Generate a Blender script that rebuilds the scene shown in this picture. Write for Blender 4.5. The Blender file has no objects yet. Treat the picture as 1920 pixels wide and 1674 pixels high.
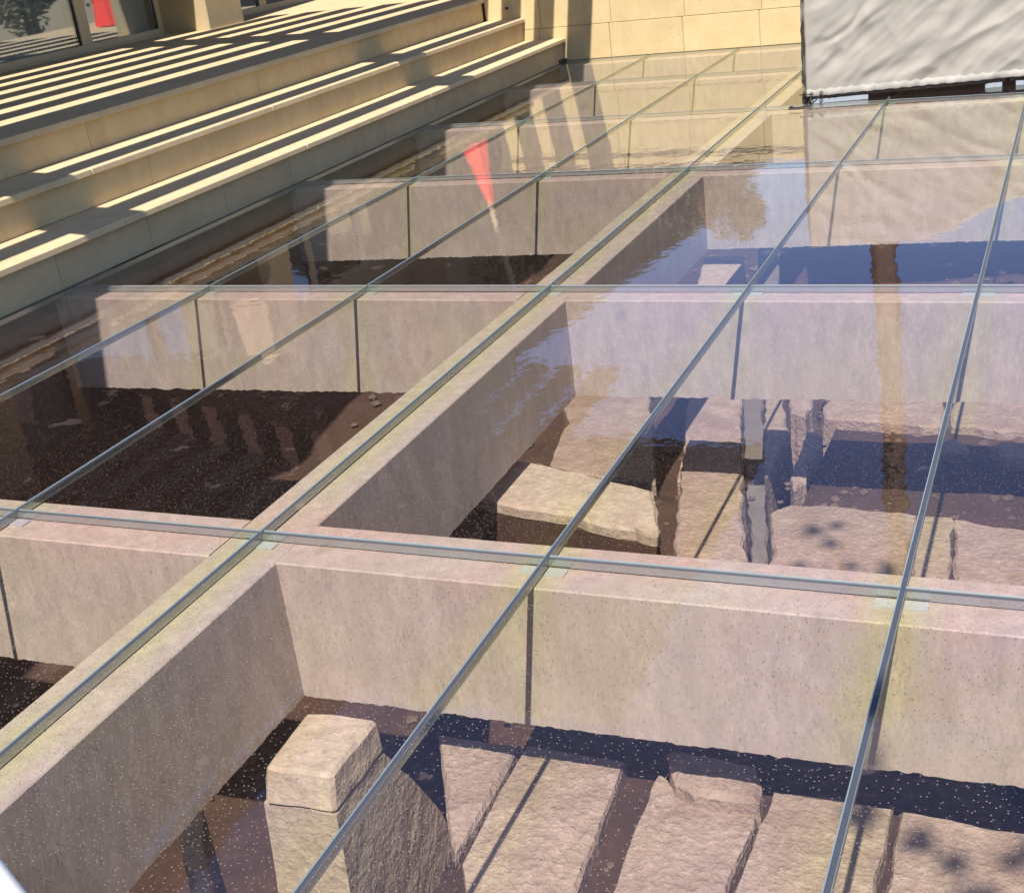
import bpy, bmesh, math, random
from mathutils import Vector, Matrix, noise

random.seed(7)
S = bpy.context.scene
COL = S.collection

# ------------------------------------------------------------------ camera
f_px, pit, rol, yaw = 2411.96, 0.4010, -0.1300, -0.4418
fw = Vector((math.sin(yaw)*math.cos(pit), math.cos(yaw)*math.cos(pit), -math.sin(pit)))
r0 = Vector((math.cos(yaw), -math.sin(yaw), 0)); u0 = r0.cross(fw)
rt = math.cos(rol)*r0 + math.sin(rol)*u0
up = -math.sin(rol)*r0 + math.cos(rol)*u0
cam_d = bpy.data.cameras.new('camera'); cam = bpy.data.objects.new('camera', cam_d); COL.objects.link(cam)
M = Matrix(((rt.x, up.x, -fw.x, 2.1321), (rt.y, up.y, -fw.y, -2.7404), (rt.z, up.z, -fw.z, 1.6), (0, 0, 0, 1)))
cam.matrix_world = M
cam_d.sensor_width = 36.0; cam_d.lens = f_px/1920*36; cam_d.clip_start = 0.05; cam_d.clip_end = 600
S.camera = cam

# ------------------------------------------------------------------ world, sun, exposure
SUNV = Vector((0.145, -0.70, 1.0)).normalized()      # towards the sun
W = bpy.data.worlds.new('World'); S.world = W; W.use_nodes = True
nt = W.node_tree; nt.nodes.clear()
sky = nt.nodes.new('ShaderNodeTexSky'); sky.sky_type = 'NISHITA'; sky.sun_disc = False
sky.sun_elevation = math.asin(SUNV.z); sky.sun_rotation = math.atan2(SUNV.x, SUNV.y)
sky.altitude = 100; sky.air_density = 1.0; sky.dust_density = 0.6; sky.ozone_density = 3.5
bg = nt.nodes.new('ShaderNodeBackground'); bg.inputs['Strength'].default_value = 0.09
wo = nt.nodes.new('ShaderNodeOutputWorld')
nt.links.new(sky.outputs[0], bg.inputs[0]); nt.links.new(bg.outputs[0], wo.inputs[0])
sd = bpy.data.lights.new('sun', 'SUN'); sd.energy = 4.6; sd.angle = math.radians(0.5); sd.color = (1.0, 0.92, 0.80)
sun = bpy.data.objects.new('sun', sd); COL.objects.link(sun)
sun.rotation_euler = SUNV.to_track_quat('Z', 'Y').to_euler(); sun.location = (4, -10, 14)
S.view_settings.view_transform = 'Standard'; S.view_settings.look = 'None'
S.view_settings.exposure = 0.90; S.view_settings.gamma = 1.0; S.view_settings.use_curve_mapping = False
S.render.engine = 'CYCLES'
S.cycles.max_bounces = 10; S.cycles.diffuse_bounces = 5; S.cycles.glossy_bounces = 4
S.cycles.transparent_max_bounces = 24; S.cycles.caustics_reflective = False; S.cycles.caustics_refractive = False
S.cycles.use_denoising = True

# ------------------------------------------------------------------ helpers
def link(o, parent=None):
    COL.objects.link(o)
    if parent is not None: o.parent = parent
    return o
def obj(name, verts, faces, mats, parent=None, fmat=None, smooth=False):
    me = bpy.data.meshes.new(name); me.from_pydata([tuple(v) for v in verts], [], faces)
    for m in (mats if isinstance(mats, (list, tuple)) else [mats]): me.materials.append(m)
    if fmat:
        for p, k in zip(me.polygons, fmat): p.material_index = k
    if smooth:
        for p in me.polygons: p.use_smooth = True
    me.update()
    return link(bpy.data.objects.new(name, me), parent)
def bobj(name, bm, mats, parent=None, smooth=False):
    me = bpy.data.meshes.new(name); bmesh.ops.recalc_face_normals(bm, faces=bm.faces); bm.to_mesh(me); bm.free()
    for m in (mats if isinstance(mats, (list, tuple)) else [mats]): me.materials.append(m)
    if smooth:
        for p in me.polygons: p.use_smooth = True
    return link(bpy.data.objects.new(name, me), parent)
def tag(o, label=None, cat=None, group=None, kind=None):
    if label: o['label'] = label
    if cat: o['category'] = cat
    if group: o['group'] = group
    if kind: o['kind'] = kind
    return o
def thing(name, label, cat, loc=(0, 0, 0), group=None):
    o = link(bpy.data.objects.new(name, None)); o.empty_display_size = .1
    o.location = loc
    return tag(o, label, cat, group)
def box_vf(x0, x1, y0, y1, z0, z1):
    v = [(x0,y0,z0),(x1,y0,z0),(x1,y1,z0),(x0,y1,z0),(x0,y0,z1),(x1,y0,z1),(x1,y1,z1),(x0,y1,z1)]
    return v, [(3,2,1,0),(4,5,6,7),(0,1,5,4),(1,2,6,5),(2,3,7,6),(3,0,4,7)]
def box(name, x0, x1, y0, y1, z0, z1, m, parent=None, bev=0.0):
    v, f = box_vf(x0, x1, y0, y1, z0, z1)
    if not bev: return obj(name, v, f, m, parent)
    bm = bmesh.new(); vs = [bm.verts.new(p) for p in v]
    for q in f: bm.faces.new([vs[i] for i in q])
    bmesh.ops.bevel(bm, geom=list(bm.edges), offset=bev, segments=1, affect='EDGES', profile=.5)
    return bobj(name, bm, m, parent)
def add_box(bm, x0, x1, y0, y1, z0, z1):
    v, f = box_vf(x0, x1, y0, y1, z0, z1); vs = [bm.verts.new(p) for p in v]
    for q in f: bm.faces.new([vs[i] for i in q])
def tube_bm(bm, pts, rad, n=8, cap=True):
    pts = [Vector(p) for p in pts]; rings = []
    for i, p in enumerate(pts):
        d = (pts[min(i+1, len(pts)-1)] - pts[max(i-1, 0)]).normalized()
        a = d.cross(Vector((0.13, 0.31, 1)) if abs(d.z) < .9 else Vector((1, .2, 0))).normalized(); b = d.cross(a)
        r = rad[i] if isinstance(rad, (list, tuple)) else rad
        rings.append([bm.verts.new(p + r*(math.cos(2*math.pi*k/n)*a + math.sin(2*math.pi*k/n)*b)) for k in range(n)])
    for A, B in zip(rings, rings[1:]):
        for k in range(n): bm.faces.new((A[k], A[(k+1) % n], B[(k+1) % n], B[k]))
    if cap: bm.faces.new(rings[0][::-1]); bm.faces.new(rings[-1])
def nz(x, y, z=0.0): return noise.noise(Vector((x, y, z)))

# ------------------------------------------------------------------ materials
class NB:
    def __init__(s, name):
        s.m = bpy.data.materials.new(name); s.m.use_nodes = True; s.t = s.m.node_tree; s.t.nodes.clear()
        s.out = s.t.nodes.new('ShaderNodeOutputMaterial')
    def n(s, ty, **kw):
        nd = s.t.nodes.new(ty)
        for k, v in kw.items():
            if k.startswith('i_'):
                nd.inputs[k[2:].replace('_', ' ')].default_value = v
            else: setattr(nd, k, v)
        return nd
    def l(s, a, b): s.t.links.new(a, b)
    def math(s, op, a, b=None, clamp=False):
        nd = s.t.nodes.new('ShaderNodeMath'); nd.operation = op; nd.use_clamp = clamp
        for i, q in enumerate((a, b)):
            if q is None: continue
            if isinstance(q, (int, float)): nd.inputs[i].default_value = q
            else: s.l(q, nd.inputs[i])
        return nd.outputs[0]
    def mixc(s, fac, a, b, mode='MIX'):
        nd = s.t.nodes.new('ShaderNodeMix'); nd.data_type = 'RGBA'; nd.blend_type = mode
        for sock, q in ((nd.inputs[0], fac), (nd.inputs[6], a), (nd.inputs[7], b)):
            if isinstance(q, (int, float)): sock.default_value = q
            elif isinstance(q, tuple): sock.default_value = (*q, 1)
            else: s.l(q, sock)
        return nd.outputs[2]
    def pos(s, scale=(1, 1, 1)):
        g = s.n('ShaderNodeNewGeometry'); mp = s.n('ShaderNodeMapping'); mp.inputs['Scale'].default_value = scale
        s.l(g.outputs['Position'], mp.inputs[0]); return mp.outputs[0]
    def noise(s, vec, scale, detail=4, rough=.55):
        nd = s.n('ShaderNodeTexNoise'); nd.inputs['Scale'].default_value = scale; nd.inputs['Detail'].default_value = detail
        nd.inputs['Roughness'].default_value = rough; s.l(vec, nd.inputs['Vector']); return nd.outputs['Fac']
    def ramp(s, fac, lo, hi):
        nd = s.n('ShaderNodeMapRange'); nd.inputs[1].default_value = lo; nd.inputs[2].default_value = hi; s.l(fac, nd.inputs[0]); return nd.outputs[0]

def mineral(name, base, dark, light=None, crack=None, bd=.004, scale=9, fine=120, fleck=.0, rough=.85, bump=.3, stretch=(1,1,1), rnd=.12, stain=None):
    b = NB(name); p = b.pos(stretch)
    n1 = b.noise(p, scale, 6, .6); n2 = b.noise(p, fine, 3, .6)
    c = b.mixc(b.ramp(n1, .35, .68), dark, base)
    if light: c = b.mixc(b.math('MULTIPLY', b.ramp(n2, .52, .75), .6), c, light)
    c = b.mixc(b.math('MULTIPLY', b.ramp(n2, .5, .28), .35), c, dark)
    if fleck:
        v = b.n('ShaderNodeTexVoronoi'); v.inputs['Scale'].default_value = fleck; b.l(p, v.inputs['Vector'])
        w = b.n('ShaderNodeTexWhiteNoise'); b.l(v.outputs['Position'], w.inputs['Vector'])
        sel = b.math('MULTIPLY', b.ramp(v.outputs['Distance'], .26, .12), b.math('GREATER_THAN', w.outputs['Value'], .72))
        c = b.mixc(b.math('MULTIPLY', sel, .35), c, tuple(x*.5 for x in dark))
    if crack:
        ve = b.n('ShaderNodeTexVoronoi'); ve.feature = 'DISTANCE_TO_EDGE'; ve.inputs['Scale'].default_value = crack; b.l(b.pos(), ve.inputs['Vector'])
        c = b.mixc(b.math('MULTIPLY', b.ramp(ve.outputs['Distance'], .02, .005), .8), c, tuple(x*.35 for x in dark))
    if stain:
        n4 = b.noise(b.pos((5, 5, .5)), 1.6, 4, .6); c = b.mixc(b.math('MULTIPLY', b.ramp(n4, .50, .66), .45), c, stain)
        n3 = b.noise(p, 2.3, 5, .7); c = b.mixc(b.math('MULTIPLY', b.ramp(n3, .52, .68), .7), c, stain)
    oi = b.n('ShaderNodeObjectInfo'); hs = b.n('ShaderNodeHueSaturation')
    val = b.math('ADD', b.math('MULTIPLY', oi.outputs['Random'], rnd), 1-rnd/2); b.l(val, hs.inputs['Value']); b.l(c, hs.inputs['Color'])
    bs = b.n('ShaderNodeBsdfPrincipled'); bs.inputs['Roughness'].default_value = rough; b.l(hs.outputs[0], bs.inputs['Base Color'])
    bu = b.n('ShaderNodeBump'); bu.inputs['Strength'].default_value = bump; bu.inputs['Distance'].default_value = bd
    b.l(b.math('ADD', n2, b.math('MULTIPLY', n1, .8)), bu.inputs['Height']); b.l(bu.outputs[0], bs.inputs['Normal'])
    b.l(bs.outputs[0], b.out.inputs[0]); return b.m
def plain(name, col, rough=.5, metal=0.0, var=.15, scale=30, bump=0.0):
    b = NB(name); p = b.pos(); n1 = b.noise(p, scale, 4)
    c = b.mixc(n1, tuple(x*(1-var) for x in col), tuple(min(1, x*(1+var)) for x in col))
    bs = b.n('ShaderNodeBsdfPrincipled'); bs.inputs['Roughness'].default_value = rough; bs.inputs['Metallic'].default_value = metal
    b.l(c, bs.inputs['Base Color'])
    if bump:
        bu = b.n('ShaderNodeBump'); bu.inputs['Strength'].default_value = bump; bu.inputs['Distance'].default_value = .003
        b.l(n1, bu.inputs['Height']); b.l(bu.outputs[0], bs.inputs['Normal'])
    b.l(bs.outputs[0], b.out.inputs[0]); return b.m

CONC = mineral('beam_concrete', (.49, .415, .375), (.37, .31, .28), (.58, .50, .455), stain=(.40, .34, .30), scale=16, fine=75, fleck=62, stretch=(1.4, 1.4, .5), rnd=.05, bump=.2)
LIME = mineral('yellow_limestone', (.58, .455, .255), (.51, .39, .205), (.64, .53, .33), stain=(.50, .375, .20), scale=5, fine=90, fleck=22, rnd=.10)
RISER = mineral('riser_limestone', (.56, .43, .245), (.50, .375, .205), stain=(.45, .33, .18), scale=6, fine=120, rnd=.08, bump=.15)
TREAD = mineral('tread_limestone', (.60, .475, .30), (.54, .42, .26), stain=(.47, .36, .22), scale=5, fine=140, rnd=.05, bump=.15)
ANC = mineral('ancient_paving_stone', (.40, .305, .258), (.29, .215, .18), (.52, .44, .385), scale=11, fine=42, fleck=34, rnd=.12, bump=1.2, bd=.011, stain=(.25, .18, .145))
PIER = mineral('pier_stone', (.50, .41, .335), (.37, .295, .235), (.62, .53, .44), scale=14, fine=36, fleck=30, rnd=.06, bump=.9, bd=.008)
RUBBLE = mineral('rough_buttress_stone', (.235, .20, .15), (.15, .125, .09), scale=8, fine=60, stretch=(3, .8, 1), rnd=.06, bump=1.2, crack=3.2)
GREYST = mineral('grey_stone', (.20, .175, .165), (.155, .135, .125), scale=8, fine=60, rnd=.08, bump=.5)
EARTH = mineral('dark_earth', (.072, .038, .027), (.045, .024, .018), (.088, .055, .04), scale=4, fine=40, rough=1, bump=.5)
PLASTER = mineral('house_render', (.42, .335, .20), (.37, .295, .18), scale=3, fine=150, rnd=.04, bump=.2)
SOIL = mineral('garden_soil', (.30, .24, .15), (.22, .17, .10), scale=2, fine=30, bump=.8)
WOOD = plain('pergola_brown_wood', (.10, .06, .035), .7, var=.3, scale=14)
FRAME = plain('beige_aluminium', (.50, .42, .29), .45, var=.06)
SILI = plain('grey_silicone', (.055, .06, .085), .35, var=.1)
RISER_SHADED = mineral('shaded_riser_limestone', (.50, .39, .24), (.43, .33, .20), scale=6, fine=120, rnd=.1, bump=.15)  # bottom riser's shade put into a slightly darker copy of the riser colour
PAD = plain('milky_setting_block', (.40, .42, .47), .4, var=.05)
RUBBER = plain('black_gasket', (.02, .02, .025), .6)
CURT = plain('pale_curtain', (.68, .70, .72), .9)
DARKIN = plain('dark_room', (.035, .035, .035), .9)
CORD = plain('black_cord', (.012, .012, .013), .6)
WICK = plain('brown_wicker', (.060, .032, .022), .45, var=.5, scale=120)
FOOT = plain('grey_plastic_foot', (.30, .34, .40), .5)
RED = plain('red_fabric', (.80, .04, .025), .7, var=.12)
TANP = plain('tan_pole_paint', (.50, .40, .24), .5)
BARK = mineral('palm_bark', (.26, .19, .12), (.13, .09, .055), scale=10, fine=40, stretch=(1, 1, 5), bump=1.2)
def leaf_mat(name, a, c2):
    b = NB(name); p = b.pos(); c = b.mixc(b.noise(p, 3.0, 3), a, c2)
    bs = b.n('ShaderNodeBsdfPrincipled'); bs.inputs['Roughness'].default_value = .6; b.l(c, bs.inputs['Base Color'])
    b.l(bs.outputs[0], b.out.inputs[0]); return b.m
LEAF = leaf_mat('olive_leaf', (.075, .085, .03), (.12, .11, .055)); PALML = leaf_mat('palm_leaf', (.05, .075, .025), (.085, .10, .035))

def cloth_mat():
    b = NB('grey_cover_cloth'); p = b.pos()
    c = b.mixc(b.noise(p, 3.0, 4), (.29, .27, .245), (.33, .31, .285))
    bs = b.n('ShaderNodeBsdfPrincipled'); bs.inputs['Roughness'].default_value = .75; b.l(c, bs.inputs['Base Color'])
    bu = b.n('ShaderNodeBump'); bu.inputs['Strength'].default_value = .12; bu.inputs['Distance'].default_value = .003
    b.l(b.math('ADD', b.noise(p, 22, 5), b.math('MULTIPLY', b.noise(p, 300, 2), .2)), bu.inputs['Height']); b.l(bu.outputs[0], bs.inputs['Normal'])
    b.l(bs.outputs[0], b.out.inputs[0]); return b.m
CLOTH = cloth_mat(); HEM = plain('pale_hem', (.37, .355, .335), .7, var=.05); WHITE = plain('pale_cushion_cloth', (.62, .64, .68), .8, var=.04)

def facing_fresnel(b, k, lo=.04):
    lw = b.n('ShaderNodeLayerWeight'); lw.inputs['Blend'].default_value = .5
    p5 = b.math('POWER', lw.outputs['Facing'], 5.0)
    return b.math('MINIMUM', b.math('MULTIPLY', b.math('ADD', b.math('MULTIPLY', p5, .52 if lo < .1 else .85), lo), k), .42 if lo < .1 else 1.0)

def glass_top():
    b = NB('floor_glass'); g = b.n('ShaderNodeTexCoord'); sp = b.n('ShaderNodeSeparateXYZ'); b.l(g.outputs['Generated'], sp.inputs[0])
    def edge(s, w): return b.math('MULTIPLY', b.math('MINIMUM', s, b.math('SUBTRACT', 1.0, s)), w)
    ex, ey = edge(sp.outputs[0], .9), edge(sp.outputs[1], 2.2)
    pw = b.pos(); n1 = b.noise(pw, 1.7, 2); n2 = b.noise(pw, 2.6, 2)
    # tempering fringes in skylight, put into the tint: green long edges, pink short ones
    grn = b.math('MULTIPLY', b.ramp(ex, .115, .03), b.ramp(n1, .36, .52))
    pnk = b.math('MULTIPLY', b.ramp(ey, .34, .02), b.ramp(n2, .66, .40))
    lav = b.ramp(n1, .38, .66)
    col = b.mixc(lav, (.96, .94, .91), (.94, .915, .96))
    col = b.mixc(b.math('MULTIPLY', pnk, .85), col, (1.0, .885, .905))
    col = b.mixc(b.math('MULTIPLY', grn, .75), col, (.95, .975, .79))
    tr = b.n('ShaderNodeBsdfTransparent'); b.l(col, tr.inputs[0])
    # dust film and dried drops
    dust = b.n('ShaderNodeBsdfDiffuse'); dust.inputs[0].default_value = (.25, .20, .19, 1)
    v = b.n('ShaderNodeTexVoronoi'); v.voronoi_dimensions = '2D'; v.inputs['Scale'].default_value = 74; b.l(pw, v.inputs['Vector'])
    w = b.n('ShaderNodeTexWhiteNoise'); b.l(v.outputs['Position'], w.inputs['Vector'])
    rad = b.math('ADD', b.math('MULTIPLY', w.outputs['Value'], .09), .04)
    dot = b.math('MULTIPLY', b.math('LESS_THAN', v.outputs['Distance'], rad), b.math('GREATER_THAN', w.outputs['Value'], b.math('ADD', b.math('MULTIPLY', b.noise(pw, 4, 2), .8), .1)))
    film = b.math('MULTIPLY', b.ramp(b.noise(pw, 45, 5, .75), .5, .8), .07)
    ml = b.noise(pw, 6.5, 4, .5); blot = b.math('MULTIPLY', b.ramp(ml, .655, .69), .16)
    sy = b.n('ShaderNodeSeparateXYZ'); b.l(pw, sy.inputs[0])
    near = b.math('ADD', b.math('MULTIPLY', b.ramp(sy.outputs[1], 1.6, -.2), .55), .18)      # more dried drops at the trodden near end
    fac = b.math('MAXIMUM', b.math('MULTIPLY', dot, near), b.math('MAXIMUM', b.math('ADD', film, .022), blot))
    m1 = b.n('ShaderNodeMixShader'); b.l(fac, m1.inputs[0]); b.l(tr.outputs[0], m1.inputs[1]); b.l(dust.outputs[0], m1.inputs[2])
    gl = b.n('ShaderNodeBsdfGlossy'); gl.inputs['Roughness'].default_value = .012; lw = b.n('ShaderNodeLayerWeight'); lw.inputs['Blend'].default_value = .5      # sky's violet put into the gloss tint when steep, greenish when grazing
    b.l(b.mixc(b.ramp(lw.outputs['Facing'], .71, .83), (.86, .76, 1.0), (.93, .97, .85)), gl.inputs[0])
    bu = b.n('ShaderNodeBump'); bu.inputs['Strength'].default_value = .34; bu.inputs['Distance'].default_value = .0015
    b.l(b.math('ADD', b.noise(b.pos((1.2, 1, 1)), 9, 2, .5), b.math('MULTIPLY', b.noise(pw, 60, 2), .06)), bu.inputs['Height']); b.l(bu.outputs[0], gl.inputs['Normal'])
    m2 = b.n('ShaderNodeMixShader'); b.l(facing_fresnel(b, 2.3), m2.inputs[0]); b.l(m1.outputs[0], m2.inputs[1]); b.l(gl.outputs[0], m2.inputs[2])
    b.l(m2.outputs[0], b.out.inputs[0]); return b.m
def glass_under():
    b = NB('floor_glass_underside'); tr = b.n('ShaderNodeBsdfTransparent'); tr.inputs[0].default_value = (.97, .98, .96, 1)
    b.l(tr.outputs[0], b.out.inputs[0]); return b.m
def glass_edge():
    b = NB('ground_glass_edge'); d = b.n('ShaderNodeBsdfDiffuse'); d.inputs[0].default_value = (.21, .25, .26, 1)
    g = b.n('ShaderNodeBsdfGlossy'); g.inputs['Roughness'].default_value = .15
    m = b.n('ShaderNodeMixShader'); m.inputs[0].default_value = .35; b.l(d.outputs[0], m.inputs[1]); b.l(g.outputs[0], m.inputs[2])
    b.l(m.outputs[0], b.out.inputs[0]); return b.m
def window_glass():
    b = NB('window_pane_glass'); tr = b.n('ShaderNodeBsdfTransparent'); tr.inputs[0].default_value = (.86, .90, .92, 1)
    g = b.n('ShaderNodeBsdfGlossy'); g.inputs['Roughness'].default_value = .02; g.inputs[0].default_value = (.9, .95, 1, 1)
    m = b.n('ShaderNodeMixShader'); b.l(facing_fresnel(b, 2.2, .12), m.inputs[0]); b.l(tr.outputs[0], m.inputs[1]); b.l(g.outputs[0], m.inputs[2])
    b.l(m.outputs[0], b.out.inputs[0]); return b.m
GTOP, GUND, GEDGE, WPANE = glass_top(), glass_under(), glass_edge(), window_glass()

# ------------------------------------------------------------------ setting: ground round the glass floor, pit
XL, XR, YN, YF = -2.74, 5.42, -7.12, 10.0
bm = bmesh.new()
def quad(bm, x0, x1, y0, y1, z): bm.faces.new([bm.verts.new(p) for p in ((x0,y0,z),(x1,y0,z),(x1,y1,z),(x0,y1,z))])
quad(bm, -200, 200, -200, YN, -.004); quad(bm, -200, XL-4.6, YN, 300, -.004); quad(bm, XR, 200, YN, YF+.3, -.004); quad(bm, XL-4.6, 200, YF+.3, 300, -.004)
tag(bobj('ground', bm, SOIL), 'pale dry soil around the glass floor and behind the back wall', kind='structure')
# pit floor: uneven dark earth
N = 90; vs = []; fs = []
for j in range(N+1):
    for i in range(N+1):
        x = XL-.3 + (XR-XL+.6)*i/N; y = YN-.3 + (YF-YN+.6)*j/N
        vs.append((x, y, -1.75 + .10*nz(x*1.3, y*1.3) + .04*nz(x*5, y*5, 3)))
for j in range(N):
    for i in range(N): a = j*(N+1)+i; fs.append((a, a+1, a+N+2, a+N+1))
tag(obj('excavation_floor', vs, fs, EARTH, smooth=True), 'dark brown earth at the bottom of the pit under the glass', kind='structure')
pw = thing('pit_wall', 'dark earth sides of the pit under the glass floor', 'pit wall')
pw['kind'] = 'structure'
for (a, b_, c, d) in ((XL-.30, XL, YN, YF), (XR, XR+.3, YN, YF), (XL-.3, XR+.3, YF, YF+.05), (XL-.3, XR+.3, YN-.3, YN)):
    box('pit_side', a, b_, c, d, -1.95, -.06, EARTH, pw)

# ------------------------------------------------------------------ concrete beam grid
LX = [-2.70, -1.8368, -.9308, 0.0, .8953, 1.8003, 2.7, 3.6, 4.5, 5.40]
TY = [-7.10, -4.74, -2.37, 0.0, 2.3691, 4.7222, 6.6308, 8.4586, 9.985]
ZT = -.030
def zb(x): return -.478 + .018*x
def beam(name, ax, c, a0, a1, parent, half=.115):
    """a cast beam along x or y: straight top arrises, rough lower edge"""
    n = max(8, int((a1-a0)/.012)); vs = []; fs = []
    for i in range(n+1):
        t = a0 + (a1-a0)*i/n
        for s in (-1, 1):
            w = c + s*half
            x, y = (t, w) if ax == 'x' else (w, t)
            jag = .007*nz(t*42, c*7, s) + .005*nz(t*9, c*3, s+4)
            vs += [(x, y, ZT-.004), (x if ax == 'x' else c+s*(half-.004), y if ax == 'y' else c+s*(half-.004), ZT), (x, y, zb(x)+jag)]
    for i in range(n):
        a, b_ = i*6, i*6+6      # 0 -side top,1 -top,2 -bottom,3 +side top,4 +top,5 +bottom
        fs += [(a+2, b_+2, b_, a), (a, b_, b_+1, a+1), (a+1, b_+1, b_+4, a+4), (a+4, b_+4, b_+3, a+3), (a+3, b_+3, b_+5, a+5), (a+5, b_+5, b_+2, a+2)]
    return obj(name, vs, fs, CONC, parent)
grid = thing('concrete_beam_grid', 'beige concrete beam grid under the glass panels, wide tops showing', 'beam grid')
for x in (0.0, 2.7): beam('long_beam', 'y', x, YN, YF, grid)
for y in TY[1:-1]:
    for a0, a1 in ((XL, -.115), (.115, 2.585), (2.815, XR)): beam('cross_beam', 'x', y, a0, a1, grid)
for y in (TY[0]+.08, TY[-1]-.10):
    for a0, a1 in ((XL, -.115), (.115, 2.585), (2.815, XR)): beam('edge_beam', 'x', y, a0, a1, grid, .07)

# ------------------------------------------------------------------ glass floor
gf = thing('glass_floor', 'walk-on glass floor of long clear panels over the stone excavation', 'glass floor')
G = .011; CH = .0025
cache = {}
def panel(w, l):
    key = (round(w, 4), round(l, 4))
    if key in cache: return cache[key]
    hw, hl = w/2, l/2; T = .025
    r = lambda a, b_, z: [(-a, -b_, z), (a, -b_, z), (a, b_, z), (-a, b_, z)]
    v = r(hw-CH, hl-CH, 0) + r(hw, hl, -CH*.8) + r(hw, hl, -T)
    f = [(0, 1, 2, 3)]; mi = [0]
    for k in range(4):
        q = (k+1) % 4
        f += [(4+k, 4+q, q, k), (8+k, 8+q, 4+q, 4+k)]; mi += [1, 1]
    f.append((11, 10, 9, 8)); mi.append(2)
    me = bpy.data.meshes.new('glass_panel'); me.from_pydata(v, [], f)
    for m in (GTOP, GEDGE, GUND): me.materials.append(m)
    for p, k in zip(me.polygons, mi): p.material_index = k
    cache[key] = me; return me
for i in range(len(LX)-1):
    for j in range(len(TY)-1):
        w, l = LX[i+1]-LX[i]-G, TY[j+1]-TY[j]-G
        o = link(bpy.data.objects.new('glass_panel', panel(w, l)), gf)
        o.location = ((LX[i]+LX[i+1])/2, (TY[j]+TY[j+1])/2, random.uniform(-.0006, .0006))
        o.rotation_euler = (random.uniform(-.0012, .0012), random.uniform(-.0015, .0015), 0)
for i in range(1, len(LX)-1):
    for j in range(len(TY)-1): box('joint_seal', LX[i]-.005, LX[i]+.005, TY[j]+.0065, TY[j+1]-.0065, -.024, -.0045, SILI, gf)
for j in range(1, len(TY)-1):
    box('joint_seal', LX[0], LX[-1], TY[j]-.005, TY[j]+.005, -.024, -.0045, SILI, gf)
for i in range(1, len(LX)-1):
    for j in range(1, len(TY)-1):
        for s in (-1, 1):
            a, b_ = sorted((LX[i]+s*.008, LX[i]+s*.062))
            box('setting_block', a, b_, TY[j]-.052, TY[j]-.012, -.0298, -.0254, PAD, gf)
tag(box('edge_gasket', XL, LX[0]+.004, YN, YF, -.02, -.006, RUBBER, gf))

# ------------------------------------------------------------------ excavated stones
def stone(name, pts, zt, th, m, parent, spread=.03, step=.022, rough=.006, bev=.016):
    n = len(pts); P = [Vector((x, y, 0)) for x, y in pts]
    area = sum(P[i].x*P[(i+1) % n].y - P[(i+1) % n].x*P[i].y for i in range(n))
    if area < 0: P.reverse()
    out = []
    for i in range(n):
        a, b_ = P[i], P[(i+1) % n]; d = (b_-a).length; k = max(1, int(d/step))
        nrm = Vector(((b_-a).y, -(b_-a).x, 0)).normalized()
        for q in range(k):
            p = a.lerp(b_, q/k); e = rough*(1.5*nz(p.x*9, p.y*9, zt) + .35*nz(p.x*50, p.y*50, zt+2)) ; out.append((p + nrm*e, nrm))
    c = sum((p for p, _ in out), Vector())/len(out); vs = []; k = len(out)
    for p, nn in out: q = p + (c-p).normalized()*bev; vs.append((q.x, q.y, zt + .006*nz(q.x*6, q.y*6)))
    for p, nn in out: vs.append((p.x, p.y, zt-bev*.8))
    for p, nn in out: q = p + (p-c).normalized()*spread; vs.append((q.x, q.y, zt-th))
    vs.append((c.x, c.y, zt+.004))
    fs = [(i, (i+1) % k, 3*k) for i in range(k)]
    for r_ in (0, 1): fs += [(r_*k+k+i, r_*k+k+(i+1) % k, r_*k+(i+1) % k, r_*k+i) for i in range(k)]
    return obj(name, vs, fs, m, parent)

pav = thing('ancient_pavement', 'worn pinkish beige stone slabs with wide cracks under the nearest glass', 'stone paving')
Z4 = -.72
near = [
 ([(0.410,0.108),(0.678,0.121),(0.693,-0.195),(0.701,-0.392),(0.640,-.30),(0.573,-0.178)], Z4),
 ([(0.704,0.121),(1.014,0.114),(1.052,-0.430),(1.05,-1.3),(0.74,-1.3),(0.777,-0.503),(0.715,-0.406),(0.707,-0.191)], Z4+.004),
 ([(1.127,0.091),(1.175,0.036),(1.243,0.000),(1.428,0.010),(1.430,-.05),(1.412,-0.331),(1.36,-1.3),(1.14,-1.3),(1.136,-0.407),(1.119,0.052)], Z4-.004),
 ([(1.445,0.087),(1.604,0.095),(1.764,0.090),(1.762,-0.239),(1.74,-1.3),(1.40,-1.3),(1.432,-0.327),(1.447,0.015)], Z4+.003),
 ([(1.788,0.090),(1.932,0.082),(2.137,0.077),(2.40,.07),(2.42,-1.3),(1.76,-1.3),(1.785,-0.234)], Z4-.003)]
for p, z in near: stone('paving_stone', p, z, .5, ANC, pav)
stone('raised_stone', [(1.142,0.127),(1.274,0.133),(1.390,0.119),(1.433,0.039),(1.438,-0.028),(1.259,-0.036),(1.196,-0.003)], Z4+.05, .5, ANC, pav, bev=.02)
stone('stone_sliver', [(-0.219,-0.401),(-0.204,-0.300),(0.034,-0.612),(0.15,-.80),(0.08,-.80),(-0.018,-0.625)], -.80, .5, PIER, pav)

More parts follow.
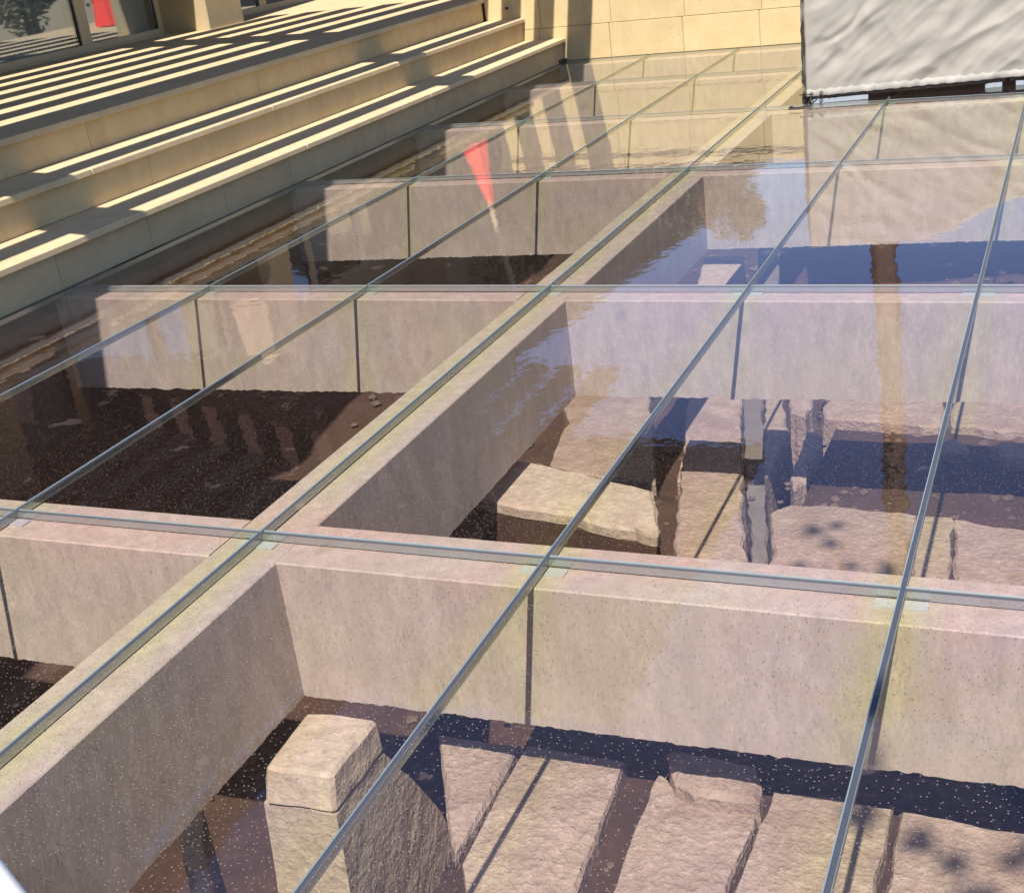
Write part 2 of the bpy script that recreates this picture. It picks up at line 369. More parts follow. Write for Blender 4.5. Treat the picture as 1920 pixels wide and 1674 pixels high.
def bed(x0, x1, y0, y1, z, zbm, parent):
    nx, ny = int((x1-x0)/.12), int((y1-y0)/.12); vs = []; fs = []
    for j in range(ny+1):
        for i in range(nx+1):
            e = i in (0, nx) or j in (0, ny); x, y = x0+(x1-x0)*i/nx, y0+(y1-y0)*j/ny
            vs.append((x, y, zbm if e else z + .02*nz(x*4, y*4) + .010*nz(x*11, y*11, 2)))
    for j in range(ny):
        for i in range(nx): a = j*(nx+1)+i; fs.append((a, a+1, a+nx+2, a+nx+1))
    return obj('earth_bed', vs, fs, EARTH, parent, smooth=True)
bed(.55, 2.6, -1.6, .42, -.765, -1.9, pav)
mid = thing('sunken_masonry', 'broken sunlit slabs and dark hollows under the second row of glass', 'stone ruins')
Z3 = -1.0
for nm, p, z, m in (
 ('deep_slab', [(-1.40,6.10),(-0.78,6.15),(-0.604,5.419),(-0.316,4.575),(-0.032,3.691),(-0.361,3.719),(-0.753,3.857),(-0.809,4.175),(-0.868,4.517),(-1.287,5.369)], -1.6, ANC),
 ('deep_slab', [(-.55,6.2),(-.17,6.2),(0.047,5.466),(0.457,3.794),(0.088,3.743),(-0.012,4.268),(-0.303,5.441)], -1.6, ANC),
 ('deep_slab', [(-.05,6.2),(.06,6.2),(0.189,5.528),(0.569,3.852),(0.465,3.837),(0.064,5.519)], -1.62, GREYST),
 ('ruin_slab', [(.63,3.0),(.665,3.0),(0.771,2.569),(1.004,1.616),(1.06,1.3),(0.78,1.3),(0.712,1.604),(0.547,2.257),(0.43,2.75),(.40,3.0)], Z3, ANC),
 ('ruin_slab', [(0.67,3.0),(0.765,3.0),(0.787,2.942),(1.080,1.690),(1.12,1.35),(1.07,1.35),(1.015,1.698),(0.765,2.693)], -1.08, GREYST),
 ('ruin_slab', [(0.615,3.817),(0.696,3.784),(0.794,3.413),(0.870,3.142),(0.875,2.821),(0.878,2.583),(0.807,2.875)], Z3, ANC),
 ('ruin_slab', [(0.717,3.871),(0.866,3.883),(0.902,3.594),(0.893,3.461),(0.809,3.496)], -1.04, ANC),
 ('rubble_stone', [(0.963,3.166),(1.039,3.134),(1.060,2.956),(1.029,2.768),(1.051,2.596),(1.019,2.512),(0.983,2.621),(0.974,2.846)], Z3, ANC),
 ('ruin_slab', [(0.989,3.638),(1.269,3.662),(1.561,3.644),(1.590,3.287),(1.314,3.325),(1.009,3.349),(0.984,3.417)], Z3, ANC),
 ('ruin_slab', [(1.593,3.720),(1.738,3.682),(2.039,3.638),(2.050,3.260),(1.777,3.295),(1.628,3.325)], Z3, ANC),
 ('rubble_stone', [(1.598,3.121),(1.653,3.178),(1.733,3.074),(1.733,3.019),(1.670,2.981),(1.619,3.024)], Z3, ANC),
 ('rubble_stone', [(1.814,3.090),(1.870,3.140),(2.054,3.149),(2.059,2.971),(1.903,2.951)], Z3, ANC),
 ('ruin_slab', [(0.969,2.267),(1.028,2.371),(1.214,2.367),(1.397,2.358),(1.575,2.350),(1.595,1.641),(1.60,1.3),(1.13,1.3),(1.116,1.592)], Z3, ANC),
 ('ruin_slab', [(1.588,2.347),(1.716,2.332),(1.765,1.633),(1.77,1.3),(1.62,1.3),(1.613,1.624)], Z3+.004, ANC),
 ('ruin_slab', [(1.732,2.324),(1.877,2.283),(2.081,2.269),(2.30,2.25),(2.30,1.3),(1.78,1.3),(1.780,1.617)], Z3, ANC)):
    stone(nm, p, z, .42, m, mid, rough=.012)
stone('ruin_cap', [(0.008,1.733),(0.371,1.649),(0.683,1.540),(0.805,1.185),(0.623,1.227),(0.360,1.310),(0.003,1.365)], -.56, .05, PIER, mid, spread=0, rough=.012)
stone('earth_core', [(0.008,1.733),(0.371,1.649),(0.683,1.540),(0.805,1.185),(0.623,1.227),(0.360,1.310),(0.003,1.365)], -.605, .9, EARTH, mid, spread=.02)
bed(-.40, .93, 1.25, 2.62, -1.07, -1.9, mid); bed(.94, 2.6, 1.45, 3.9, -1.055, -1.9, mid)
far = thing('far_pier', 'small sunlit stone pier in a dark hollow under the third row of glass', 'stone pier')
stone('pier_cap', [(-0.661,7.305),(-0.353,7.356),(-0.234,6.949),(-0.115,6.398),(-0.488,6.397)], -1.30, .6, PIER, far)
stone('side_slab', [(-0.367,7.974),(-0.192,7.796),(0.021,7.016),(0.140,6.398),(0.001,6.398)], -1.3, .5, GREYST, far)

# loose rubble on the pit floor and in the hollows
PEB = mineral('rubble', (.17, .115, .085), (.09, .06, .045), scale=12, fine=60, rnd=0)
vs = []; fs = []
rg = random.Random(3)
zones = [(.55, 2.5, -1.5, .38, -.775, .006, .022, 420), (.95, 2.5, 1.5, 3.8, -1.06, .008, .035, 330), (-.35, .92, 1.3, 2.6, -1.075, .008, .03, 110), (-2.7, 2.6, -2.2, 9.5, -1.75, .012, .06, 1500)]
for x0, x1, y0, y1, z, r0_, r1_, n in zones:
    for _ in range(n):
        x, y = rg.uniform(x0, x1), rg.uniform(y0, y1); r_ = r0_ + (r1_-r0_)*rg.random()**3; zz_ = z
        if z < -1.7: zz_ = z + .10*nz(x*1.3, y*1.3) + .04*nz(x*5, y*5, 3)
        i0 = len(vs)
        for dx, dy, dz in ((1,0,0),(0,1,0),(-1,0,0),(0,-1,0),(.3,.2,.8),(-.2,-.1,-.5),(.7,.7,.35),(-.7,.5,.4)):
            vs.append((x+dx*r_*rg.uniform(.6,1.2), y+dy*r_*rg.uniform(.6,1.2), zz_+r_*.3+dz*r_*rg.uniform(.6,1)))
        for q in ((0,6,4),(6,1,4),(1,7,4),(7,2,4),(2,3,4),(3,0,4),(0,3,5),(3,2,5),(2,7,5),(7,1,5),(1,6,5),(6,0,5)): fs.append(tuple(i0+k for k in q))
tag(obj('rubble', vs, fs, PEB), 'loose brown rubble scattered over the pit floor', 'rubble', kind='stuff')

# masonry pier near the corner: cap, course below, sloping rubble buttress
pier = thing('masonry_pier', 'square stone pier with sunlit top and broken shaded side below the near glass', 'stone pier')
def hexa(name, top, bot, m, parent, bev=.01):
    bm = bmesh.new(); a = [bm.verts.new(p) for p in bot]; b_ = [bm.verts.new(p) for p in top]
    bm.faces.new(a[::-1]); bm.faces.new(b_)
    for k in range(4): q = (k+1) % 4; bm.faces.new((a[k], a[q], b_[q], b_[k]))
    bmesh.ops.bevel(bm, geom=list(bm.edges), offset=bev, segments=1, affect='EDGES')
    bmesh.ops.subdivide_edges(bm, edges=list(bm.edges), cuts=5, use_grid_fill=True)
    for v in bm.verts: v.co += Vector((nz(v.co.x*16, v.co.y*16, v.co.z*16), nz(v.co.x*16+9, v.co.y*16, v.co.z*16), nz(v.co.x*16, v.co.y*16+9, v.co.z*16)))*.005
    return bobj(name, bm, m, parent)
t = [(.159,-.414),(.366,-.400),(.370,-.139),(.139,-.151)]        # front-left, front-right, back-right, back-left
m1 = [(.150,-.440),(.372,-.428),(.372,-.139),(.130,-.151)]
m0 = [(.120,-.52),(.40,-.50),(.40,-.12),(.10,-.13)]
hexa('pier_cap', [(x, y, -.50) for x, y in t], [(x, y, -.612) for x, y in m1], PIER, pier)
prof = [(-.425, -.616), (-.142, -.616), (-.03, -.80), (.10, -1.02), (.27, -1.55), (-.47, -1.55)]      # broken back edge, seen from the side
for nm, x0, x1, m in (('pier_course', .118, .366, PIER),):
    bm = bmesh.new(); L = [bm.verts.new((x0 + (.02 if z > -.7 else -.01), y, z)) for y, z in prof]; Rr = [bm.verts.new((x1 + (.004 if z > -.7 else .012), y, z)) for y, z in prof]
    bm.faces.new(L); bm.faces.new(Rr[::-1])
    for k in range(6): q = (k+1) % 6; bm.faces.new((L[k], Rr[k], Rr[q], L[q]))
    bmesh.ops.recalc_face_normals(bm, faces=list(bm.faces))
    bmesh.ops.triangulate(bm, faces=[f for f in bm.faces if len(f.verts) > 4])
    for _ in range(3): bmesh.ops.subdivide_edges(bm, edges=[e for e in bm.edges if e.calc_length() > .05], cuts=1, use_grid_fill=True)
    for v in bm.verts: v.co += Vector((nz(v.co.x*16, v.co.y*16, v.co.z*16), nz(v.co.x*16+9, v.co.y*16, v.co.z*16), nz(v.co.x*16, v.co.y*16+9, v.co.z*16)))*.006
    bobj(nm, bm, m, pier)

# ------------------------------------------------------------------ stairs and terrace
st = thing('stone_stairs', 'three long yellow limestone steps rising from the glass floor to the terrace', 'steps')
Y0, Y1 = -7.1, 9.995
def span(first, step):
    k = first
    while k > Y0: k -= step
    cuts = []
    while k < Y1: cuts.append(k); k += step
    cuts[0] = Y0; cuts.append(Y1)
    if cuts[-1]-cuts[-2] < .12: cuts.pop(-2)
    return [(a+.0015, b_-.0015) for a, b_ in zip(cuts, cuts[1:])]
for xr, z0, z1, first, step in ((-2.742, -.03, .183, 2.339, .776), (-3.162, .226, .408, 3.76, 1.965), (-3.582, .451, .633, 3.765, 1.965)):
    for a, b_ in span(first, step): box('riser_tile', xr-.03, xr, a, b_, z0, z1, RISER_SHADED if z0 < 0 else RISER, st, .0012)
box('stair_core', -3.16, -2.775, Y0, Y1, -.10, .182, PLASTER, st); box('stair_core', -3.58, -3.195, Y0, Y1, .0, .407, PLASTER, st)
for xn, zt, first in ((-2.705, .225, 2.9), (-3.125, .45, 3.2)):
    for a, b_ in span(first, 1.965): box('tread_slab', xn-.458, xn, a, b_, zt-.041, zt, TREAD, st, .006)
te = thing('terrace', 'sunlit striped limestone terrace in front of the glass doors', 'terrace')
te['kind'] = 'structure'
for a, b_ in ((-7.08, -6.20), (-6.197, -5.31), (-5.307, -4.43), (-4.427, -3.545)):
    for c, d in span(2.6, 1.965): box('terrace_slab', a, b_, c, min(d, Y1), .634, .675, TREAD, te, .002)
    for c in (10.0, 12.0, 14.0): box('terrace_slab', a, b_, c, c+1.997, .634, .675, TREAD, te, .002)
box('terrace_core', -7.16, -3.615, Y0, 16.0, -.05, .633, PLASTER, te)
box('terrace_core', -3.60, -3.55, 10.31, 16.0, -.05, .633, PLASTER, te)

# ------------------------------------------------------------------ back wall of cut blocks
bw = thing('back_wall', 'low yellow limestone block wall at the far end of the glass floor', 'wall')
box('wall_core', -3.54, 9.0, 10.012, 10.28, -.04, 1.05, PLASTER, bw)
for r_, (z0, z1) in enumerate(((.0, .33), (.334, .664), (.668, .998))):
    x = -3.58 - (.39 if r_ % 2 == 0 else .0) + (.23 if r_ % 2 == 0 else .62) - .75
    while x < 9.0:
        a, b_ = max(x, -3.56), min(x+.75, 9.0)
        if b_-a > .05: box('wall_block', a+.002, b_-.002, 10.0+random.uniform(0, .002), 10.3, z0, z1, LIME, bw, .003)
        x += .753
for k in range(9): box('coping_stone', -3.58+k*1.4, -3.58+k*1.4+1.397, 9.97, 10.33, 1.0, 1.09, LIME, bw, .006)
gb = thing('wall_bracket', 'small grey fitting on the back wall above the steps', 'fitting', (-3.30, 9.997, .56))
box('bracket_plate', -.035, .035, -.012, .003, -.03, .03, FRAME, gb); box('bracket_knob', -.015, .015, -.035, -.012, -.012, .012, RUBBER, gb)
dk = thing('drain_fitting', 'small black drain fitting at the foot of the steps by the back wall', 'drain', (-2.72, 9.9, .0))
box('drain_body', -.03, .025, -.05, .06, .001, .03, RUBBER, dk, .004)

# ------------------------------------------------------------------ house with sliding doors
ho = thing('house', 'beige rendered house front with sliding glass doors on the terrace', 'house')
XW = -7.10
PIL = [(-4.72, -4.08), (-.02, .62), (4.68, 5.32), (9.35, 10.02), (14.05, 14.7)]
for a, b_ in PIL: box('pilaster', XW-.6, -6.50, a, b_, .62, 6.55, PLASTER, ho, .01)
for (_, a), (b_, _) in zip(PIL, PIL[1:]): box('wall', XW-.6, XW-.02, a, b_, 2.95, 6.55, PLASTER, ho)
for (_, a), (b_, _) in zip(PIL, PIL[1:]):
    for q in (a+.8, b_-1.7):
        w_ = obj('upper_window', *box_vf(XW-.06, XW-.012, q, q+.9, 3.7, 5.2), FRAME, ho)
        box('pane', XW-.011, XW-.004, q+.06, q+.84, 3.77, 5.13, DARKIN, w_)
box('added_canopy', XW-.6, -2.25, 8.3, 15.8, 6.80, 6.96, WOOD, ho); box('added_canopy_beam', XW-.6, -2.4, 8.5, 8.7, 6.6, 6.79, WOOD, ho); box('added_canopy_beam', XW-.6, -2.4, 15.2, 15.4, 6.73, 6.79, WOOD, ho)  # unseen canopy added to keep sky blue out of the floor's reflection
box('eaves', XW-.7, -6.40, -7.2, 14.8, 6.55, 6.72, PLASTER, ho)
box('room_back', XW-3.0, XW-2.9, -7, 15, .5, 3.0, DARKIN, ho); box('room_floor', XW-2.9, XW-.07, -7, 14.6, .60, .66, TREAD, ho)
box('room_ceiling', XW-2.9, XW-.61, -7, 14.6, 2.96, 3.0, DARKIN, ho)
# curtains: pleated sheets behind the glass
def curtain(y0, y1, x):
    n = int((y1-y0)/.03); vs = []; fs = []
    for i in range(n+1):
        y = y0+(y1-y0)*i/n; xx = x+.03*math.sin(y*38)+.012*math.sin(y*91)
        vs += [(xx, y, .70), (xx, y, 2.9)]
    for i in range(n): fs.append((2*i, 2*i+2, 2*i+3, 2*i+1))
    obj('curtain', vs, fs, CURT, ho)
curtain(5.4, 9.3, XW-.16); curtain(10.1, 12.5, XW-.35)
def sliding(y0, y1, x):
    w = obj('window', *box_vf(x-.06, x+.01, y0, y1, .676, .745), FRAME, ho)
    box('frame', x-.06, x+.01, y0, y0+.075, .746, 2.87, FRAME, w); box('frame', x-.06, x+.01, y1-.075, y1, .746, 2.87, FRAME, w)
    box('frame', x-.06, x+.01, y0, y1, 2.871, 2.949, FRAME, w)
    box('gasket', x-.045, x-.005, y0+.076, y0+.088, .746, 2.87, RUBBER, w); box('gasket', x-.045, x-.005, y1-.088, y1-.076, .746, 2.87, RUBBER, w)
    box('pane', x-.030, x-.018, y0+.089, y1-.089, .746, 2.87, WPANE, w)
for a, b_ in ((.63, 1.97), (1.972, 3.31), (3.312, 4.67), (5.33, 6.70), (6.702, 8.08), (8.082, 9.34), (10.03, 11.35), (11.352, 12.7), (12.702, 14.04)): sliding(a, b_, XW)
box('door_track', XW+.012, XW+.07, 5.33, 9.34, .6751, .69, FRAME, ho)

# ------------------------------------------------------------------ pergola
pg = thing('pergola', 'brown slatted pergola over the terrace and steps, throwing striped shade', 'pergola')
gaps = [-2.70, -3.065, -3.43, -4.12, -4.61, -5.10, -5.60, -6.09, -6.58]       # lit stripes as they fall on the terrace
sh = .145*(2.93-.675); edges = [-2.37+sh] + [e for g_ in gaps for w_ in ((.080,) if g_ > -4 else (.108,)) for e in (g_+w_+.002+sh, g_-w_+sh)] + [-7.08]
for a, b_ in zip(edges[::2], edges[1::2]): box('slat', b_, a, -7.0, 8.9, 2.87, 2.99, WOOD, pg, .004)
def beamx(y):
    vs = []
    for z in (2.48, 2.868):
        for x, s in ((-7.09, -1), (-2.06, -1), (-2.06, 1), (-7.09, 1)): vs.append((x, y - .30*(x+3.64) + s*.13, z))
    obj('cross_rafter', vs, [(3,2,1,0),(4,5,6,7),(0,1,5,4),(1,2,6,5),(2,3,7,6),(3,0,4,7)], WOOD, pg)
for y in (6.1, 1.48, -3.14): beamx(y)

# ------------------------------------------------------------------ covered furniture
A0 = Vector((.345, 6.62)); ud = Vector((1.41, .30)).normalized(); vd = Vector((-ud.y, ud.x))
WU, DV = 2.9, .95
def topz(u, v):
    s = min(max((u-.80)/.70, 0), 1); s = s*s*(3-2*s); return 1.035 - .27*s - .05*v/DV
def ridge(u, z, a, b_, c, w): d = (u*a + z*b_ - c); return math.exp(-(d/w)**2)
def fold(u, z):
    q = u*.62 - z*.78; r = u*.78 + z*.62           # long folds rise from the lower left to the upper right
    h = .010*nz(q*5.5, r*1.3, 1) + .005*nz(q*13, r*2.6, 5) + .004*nz(q*30, r*6, 8)
    m1 = math.exp(-((z-.52-.35*(u-.35))/.11)**2)*max(0, min(1, u*3))*max(0, min(1, (1.15-u)*3))
    h += m1*(-.022*math.exp(-((q+.25+.05*math.sin(r*9))/.022)**2) + .016*math.exp(-((q+.19)/.04)**2))
    h += .010*math.sin(q*26+3*nz(u*2, z*2))*math.exp(-((z-.28)/.16)**2)*math.exp(-((u-.4)/.45)**2)
    h += .026*(.30-abs(nz(q*7+.6*nz(u*3, z*3, 9), r*1.9, 12))) + .012*(.25-abs(nz(q*3-r*6, q*5+r*2, 20)))
    h += .006*nz(u*34, z*5, 3)*max(0, 1-z/.28)
    return h
cov = bmesh.new()
def P3(u, v, z): q = A0 + ud*u + vd*v; return Vector((q.x, q.y, z))
NU, NZ_ = 190, 70
def hemz(u): return .060 + .006*min(u/1.3, 1.0) + .004*math.sin(u*70)*0.5
def wall_grid(along, norm, n1, z_of, out):
    g = []
    for i in range(n1+1):
        t = i/n1; col = []
        for k in range(NZ_+1):
            s = k/NZ_; u, v = along(t); z0 = hemz(u); z = z0 + (topz(u, v)-z0)*s
            edge = min(1, min(t, 1-t)/.03)
            h = fold((u+v*1.7), z)*edge*(1 if s < .96 else (1-s)/.04)
            q = P3(u, v, z); n2 = norm; q += Vector((n2.x, n2.y, 0))*h; col.append(cov.verts.new(q))
        g.append(col)
    for i in range(n1):
        for k in range(NZ_): cov.faces.new((g[i][k], g[i+1][k], g[i+1][k+1], g[i][k+1]))
wall_grid(lambda t: (WU*t, 0), -vd, NU, None, None)
wall_grid(lambda t: (0, DV*t), -ud, 60, None, None)
wall_grid(lambda t: (WU, DV*t), ud, 30, None, None)
wall_grid(lambda t: (WU*t, DV), vd, 90, None, None)
g = [[cov.verts.new(P3(WU*i/NU, DV*k/30, topz(WU*i/NU, DV*k/30) + .012*nz(i*.09, k*.3)*(1 if 0 < i < NU and 0 < k < 30 else 0))) for k in range(31)] for i in range(NU+1)]
for i in range(NU):
    for k in range(30): cov.faces.new((g[i][k], g[i+1][k], g[i+1][k+1], g[i][k+1]))
bmesh.ops.remove_doubles(cov, verts=list(cov.verts), dist=.002)
cv = thing('furniture_cover', 'pale grey weather cover draped over outdoor furniture at the far end of the glass', 'furniture cover', (0, 0, 0))
bobj('cover_cloth', cov, CLOTH, cv, smooth=True)
# stitched hem: a puckered band along the bottom
hb = bmesh.new()
def hem_band(along, norm, n1):
    g = []
    for i in range(n1+1):
        t = i/n1; u, v = along(t); pk = .003*math.sin(i*2.1) + .002*math.sin(i*.9)
        col = []
        for k, (dz, o) in enumerate(((-.004, .002), (.004, .006), (.026, .007), (.042+.005*math.sin(i*1.05), .003))):
            q = P3(u, v, hemz(u)+dz) + Vector((norm.x, norm.y, 0))*(o+pk+fold(u+v*1.7, hemz(u)+max(dz, 0))*min(1, min(t, 1-t)/.03)); col.append(hb.verts.new(q))
        g.append(col)
    for i in range(n1):
        for k in range(3): hb.faces.new((g[i][k], g[i+1][k], g[i+1][k+1], g[i][k+1]))
hem_band(lambda t: (WU*t, 0), -vd, 240); hem_band(lambda t: (0, DV*t), -ud, 60)
bobj('cover_hem', hb, HEM, cv, smooth=True)
for du in (.035, .10):
    bm = bmesh.new(); c = P3(du, -.030, hemz(du)+.016)
    ring = [c + Vector((ud.x*math.cos(a), ud.y*math.cos(a), math.sin(a)))*.010 for a in [2*math.pi*k/14 for k in range(15)]]
    tube_bm(bm, ring, .0035, 6, False); bobj('eyelet', bm, RUBBER, cv, smooth=True)
bm = bmesh.new()
e1, e2 = P3(.035, -.034, hemz(0)+.016), P3(.10, -.034, hemz(0)+.016)
tube_bm(bm, [e1, P3(.025, -.05, .045), P3(.01, -.07, .02), P3(-.03, -.10, .006), P3(-.08, -.10, .005), P3(-.12, -.08, .006), P3(-.10, -.07, .012)], .0042, 6)
tube_bm(bm, [e2, P3(.07, -.06, .045), P3(.04, -.08, .02), P3(.0, -.12, .006), P3(-.06, -.125, .005), P3(-.13, -.105, .006)], .0042, 6)
tube_bm(bm, [e1, P3(.0, -.03, .075), P3(-.05, -.02, .075)], .004, 6)
bobj('drawstring', bm, CORD, cv, smooth=True)
# the wicker furniture underneath
sf = thing('wicker_sofa', 'dark brown wicker furniture base showing below the grey cover', 'outdoor sofa')
def rbox(bm, u0, u1, v0, v1, z0, z1):
    vs = [bm.verts.new(P3(u, v, z)) for z in (z0, z1) for u, v in ((u0, v0), (u1, v0), (u1, v1), (u0, v1))]
    for q in ((3,2,1,0),(4,5,6,7),(0,1,5,4),(1,2,6,5),(2,3,7,6),(3,0,4,7)): bm.faces.new([vs[i] for i in q])
bm = bmesh.new(); rbox(bm, .05, 1.33, .035, DV-.05, .032, .55); bobj('sofa_base', bm, WICK, sf)
bm = bmesh.new(); rbox(bm, 1.36, WU-.05, .035, DV-.05, .032, .55); bobj('sofa_base', bm, WICK, sf)
bm = bmesh.new(); rbox(bm, .06, .75, .55, DV-.06, .55, .98); bobj('backrest', bm, WICK, sf)
bm = bmesh.new()
for r_ in range(5):
    for k in range(118):
        u = .055 + k*.0236 + (.0118 if r_ % 2 else 0)
        if 1.31 < u < 1.37: continue
        rbox(bm, u, u+.013, .022, .036, .036+r_*.014, .046+r_*.014)
o = bobj('wicker_weave', bm, plain('wicker_strand', (.10, .062, .045), .35, var=.4, scale=200), sf); o['kind'] = 'stuff'
for u0, u1 in ((.03, .42), (1.20, 1.31), (1.40, 1.52), (2.6, 2.8)):
    bm = bmesh.new(); rbox(bm, u0, u1, .012, .07, .001, .031); bobj('foot', bm, FOOT, sf)

# ------------------------------------------------------------------ tan pole with red fabric foot, on the terrace
rp = thing('wrapped_pole', 'leaning tan pole with bright red fabric round its foot at the far terrace edge', 'pole', (-4.70, 11.60, .675))
bm = bmesh.new(); tube_bm(bm, [(0, 0, 0), (.18, 0, 1.1), (.40, 0, 2.5)], .038, 10); bobj('pole', bm, TANP, rp, smooth=True)
bm = bmesh.new(); nseg = 22; rings = []
for z, r_ in ((.012, .24), (.14, .21), (.42, .155), (.72, .105), (1.02, .065), (1.14, .048)):
    rings.append([bm.verts.new((.17*z + r_*(1+.16*math.cos(7*a))*math.cos(a), r_*(1+.16*math.cos(7*a))*math.sin(a), z)) for a in [2*math.pi*k/nseg for k in range(nseg)]])
for A, B in zip(rings, rings[1:]):
    for k in range(nseg): bm.faces.new((A[k], A[(k+1) % nseg], B[(k+1) % nseg], B[k]))
bobj('red_skirt', bm, RED, rp, smooth=True)

# ------------------------------------------------------------------ cushion corner at the lower left
cu = thing('pouf', 'pale grey cloth pouf, only its edge in the near left corner', 'pouf', (0.553, -1.925, 0))
bm = bmesh.new(); add_box(bm, -.30, .30, -.30, .30, .003, .36)
bmesh.ops.bevel(bm, geom=list(bm.edges), offset=.035, segments=3, affect='EDGES', profile=.6)
cu.rotation_euler = (0, 0, math.radians(-27)); bobj('pouf_body', bm, WHITE, cu, smooth=True)

# ------------------------------------------------------------------ neighbouring gabled house beyond the wall
nh = thing('neighbour_house', 'plain tan gabled house beyond the back wall, mirrored in the left of the glass', 'house', (0, 0, 0))
def gable(name, x0, x1, xr, y0, y1, ze, zr, m):
    v = [(x0, y0, 0), (x1, y0, 0), (x1, y0, ze), (xr, y0, zr), (x0, y0, ze), (x0, y1, 0), (x1, y1, 0), (x1, y1, ze), (xr, y1, zr), (x0, y1, ze)]
    return obj(name, v, [(0,1,2,3,4), (9,8,7,6,5), (1,6,7,2), (5,0,4,9), (0,5,6,1)], m, nh)
gable('wall', -15.5, -3.3, -9.2, 16.0, 24, 3.3, 7.2, PLASTER)
TILE = mineral('clay_roof', (.24, .19, .14), (.18, .14, .10), scale=8, fine=40, bump=.8)
for xa, za in ((-2.9, 3.05), (-15.9, 3.05)):
    obj('roof', [(xa, 15.7, za), (-9.2, 15.7, 7.25), (-9.2, 24.3, 7.25), (xa, 24.3, za), (xa, 15.7, za+.14), (-9.2, 15.7, 7.42), (-9.2, 24.3, 7.42), (xa, 24.3, za+.14)],
        [(0,1,2,3), (7,6,5,4), (0,4,5,1), (1,5,6,2), (2,6,7,3), (3,7,4,0)], TILE, nh)
for xw in (-5.4, -8.2, -11.0):
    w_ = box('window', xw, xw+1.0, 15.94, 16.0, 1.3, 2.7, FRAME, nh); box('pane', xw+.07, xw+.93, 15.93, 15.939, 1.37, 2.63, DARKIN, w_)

# ------------------------------------------------------------------ trees behind the back wall (seen in the glass)
def tree(x, y, h, rad, label, n):
    t = thing('leafy_tree', label, 'tree', (x, y, 0), 'trees behind the back wall')
    bm = bmesh.new(); tube_bm(bm, [(0, 0, 0), (.05, .03, h*.3), (-.04, .05, h*.55), (.05, .0, h*.8)], [.13, .10, .07, .03], 8)
    for a in range(6):
        an = a*1.05; tube_bm(bm, [(0, 0, h*.3+a*.05*h), (rad*.4*math.cos(an), rad*.4*math.sin(an), h*.5+a*.05*h), (rad*.75*math.cos(an), rad*.75*math.sin(an), h*.62+a*.05*h)], [.06, .04, .015], 6)
    bobj('trunk', bm, BARK, t, smooth=True)
    cl = [(random.gauss(0, rad*.45), random.gauss(0, rad*.45), h*(.30+.62*random.random()), rad*random.uniform(.22, .42)) for _ in range(26)]
    vs = []; fs = []
    for _ in range(n):
        c = random.choice(cl); d = Vector((random.gauss(0, 1), random.gauss(0, 1), random.gauss(0, 1))).normalized()*c[3]*random.random()**.4
        p = Vector(c[:3])+d; p.z = min(p.z, h); a = Vector((random.gauss(0, 1), random.gauss(0, 1), random.gauss(0, .6))).normalized()*.055; b_ = a.cross(Vector((random.gauss(0, 1), random.gauss(0, 1), 1)).normalized())*.6
        k = len(vs); vs += [p-a, p+b_, p+a, p-b_]; fs.append((k, k+1, k+2, k+3))
    o = obj('crown', vs, fs, LEAF, t); o['kind'] = 'stuff'
tree(-2.3, 12.7, 2.6, .95, 'low leafy tree behind the back wall, seen mirrored in the glass floor', 6000)
tree(-4.1, 13.0, 3.3, 1.1, 'taller leafy tree behind the wall nearer the house, seen mirrored in the glass', 7000)
pt = thing('palm_tree', 'tall slim palm standing behind the back wall, its trunk mirrored in the glass', 'palm', (.18, 11.2, 0))
bm = bmesh.new(); zz = [i*.25 for i in range(33)]
tube_bm(bm, [(.035*z+.01*math.sin(z*2), 0, z) for z in zz], [.14-.004*z+(.012 if i % 2 else 0) for i, z in enumerate(zz)], 12); bobj('trunk', bm, BARK, pt, smooth=True)
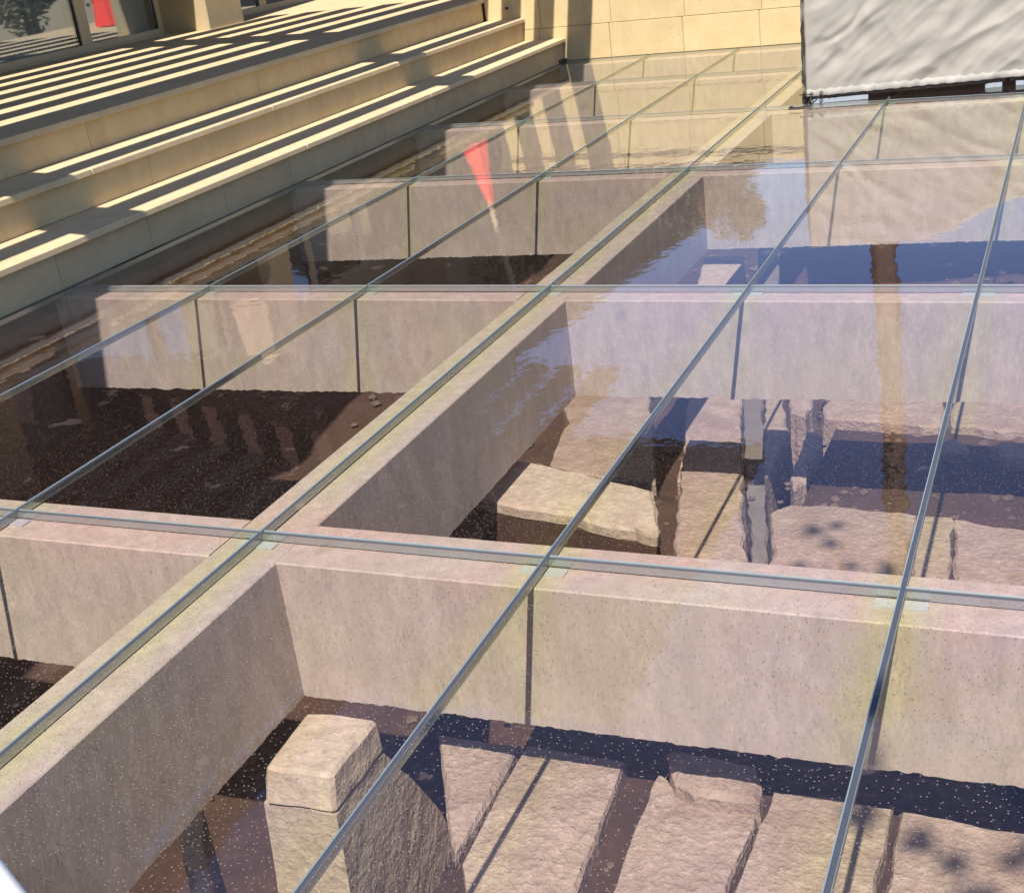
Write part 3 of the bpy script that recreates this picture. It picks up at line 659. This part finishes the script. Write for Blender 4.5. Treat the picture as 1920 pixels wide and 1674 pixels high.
for k in range(15):
    an = k*2.4; L = random.uniform(1.5, 2.0); el = random.uniform(-.2, 1.0); vs = []; fs = []
    dx, dy = math.cos(an), math.sin(an); pr = []
    for q in range(13):
        s = q/12; pr.append(Vector((.28+dx*L*s*math.cos(el*(1-s)), dy*L*s*math.cos(el*(1-s)), 8.0+L*s*math.sin(el)*.8-1.1*s*s*L*.6)))
    side = Vector((-dy, dx, 0))
    for q in range(1, 13):
        for sg in (-1, 1):
            b0 = pr[q]; ln = .42*(1-abs(q/12-.45)); tip = b0 + side*sg*ln + (pr[q]-pr[q-1]).normalized()*ln*.5 + Vector((0, 0, -.14*ln))
            w = (pr[q]-pr[q-1])*.22; i0 = len(vs); vs += [b0-w, b0+w, tip]; fs.append((i0, i0+1, i0+2))
    for q in range(12):
        i0 = len(vs); vs += [pr[q]-side*.012, pr[q]+side*.012, pr[q+1]+side*.008, pr[q+1]-side*.008]; fs.append((i0, i0+1, i0+2, i0+3))
    obj('frond', vs, fs, PALML, pt)

# leafy branch overhead behind the viewpoint: its leaves throw soft blots on the stones
lt = thing('fig_tree', 'spreading fig tree behind the viewpoint, seen only by its leaf shadows on the slabs', 'tree', (5.9, -5.2, 0))
bm = bmesh.new()
tube_bm(bm, [(0, 0, 0), (-.1, .1, 1.2), (-.4, .3, 3.0), (-1.2, .5, 4.6), (-2.4, .7, 5.25), (-3.0, .85, 5.22)], [.16, .14, .11, .06, .02, .006], 8)
tube_bm(bm, [(-1.9, .65, 5.05), (-2.7, 1.5, 5.3), (-3.2, 2.2, 5.25), (-3.6, 2.75, 5.22)], [.03, .010, .006, .003], 6)
bobj('trunk', bm, BARK, lt, smooth=True)
LEAFXY = [(2.603,-4.163),(2.685,-4.183),(2.780,-4.159),(2.919,-4.164),(2.895,-4.285),(2.168,-2.298),(2.092,-2.239),(2.294,-2.483),(2.210,-2.606),(2.383,-2.532),(2.062,-2.546),(2.460,-2.582)]
vs = []; fs = []
for i, (x, y) in enumerate(LEAFXY):
    for k in range(1 if i % 3 else 2):
        cx, cy, cz = x + random.gauss(0, .035) - 5.9, y + random.gauss(0, .05) + 5.2, 5.2 + random.uniform(-.04, .04)
        r_, a0 = random.uniform(.030, .052), random.random()*6.28; i0 = len(vs); vs.append((cx, cy, cz+.008))
        for q in range(15):
            a = 2*math.pi*q/15; rr = r_*(1 + .28*math.cos(3*a)); vs.append((cx+rr*math.cos(a+a0), cy+rr*math.sin(a+a0)*1.2, cz + .012*math.sin(2*a)))
        fs += [(i0, i0+1+q, i0+1+(q+1) % 15) for q in range(15)]
obj('leaves', vs, fs, LEAF, lt)['kind'] = 'stuff'
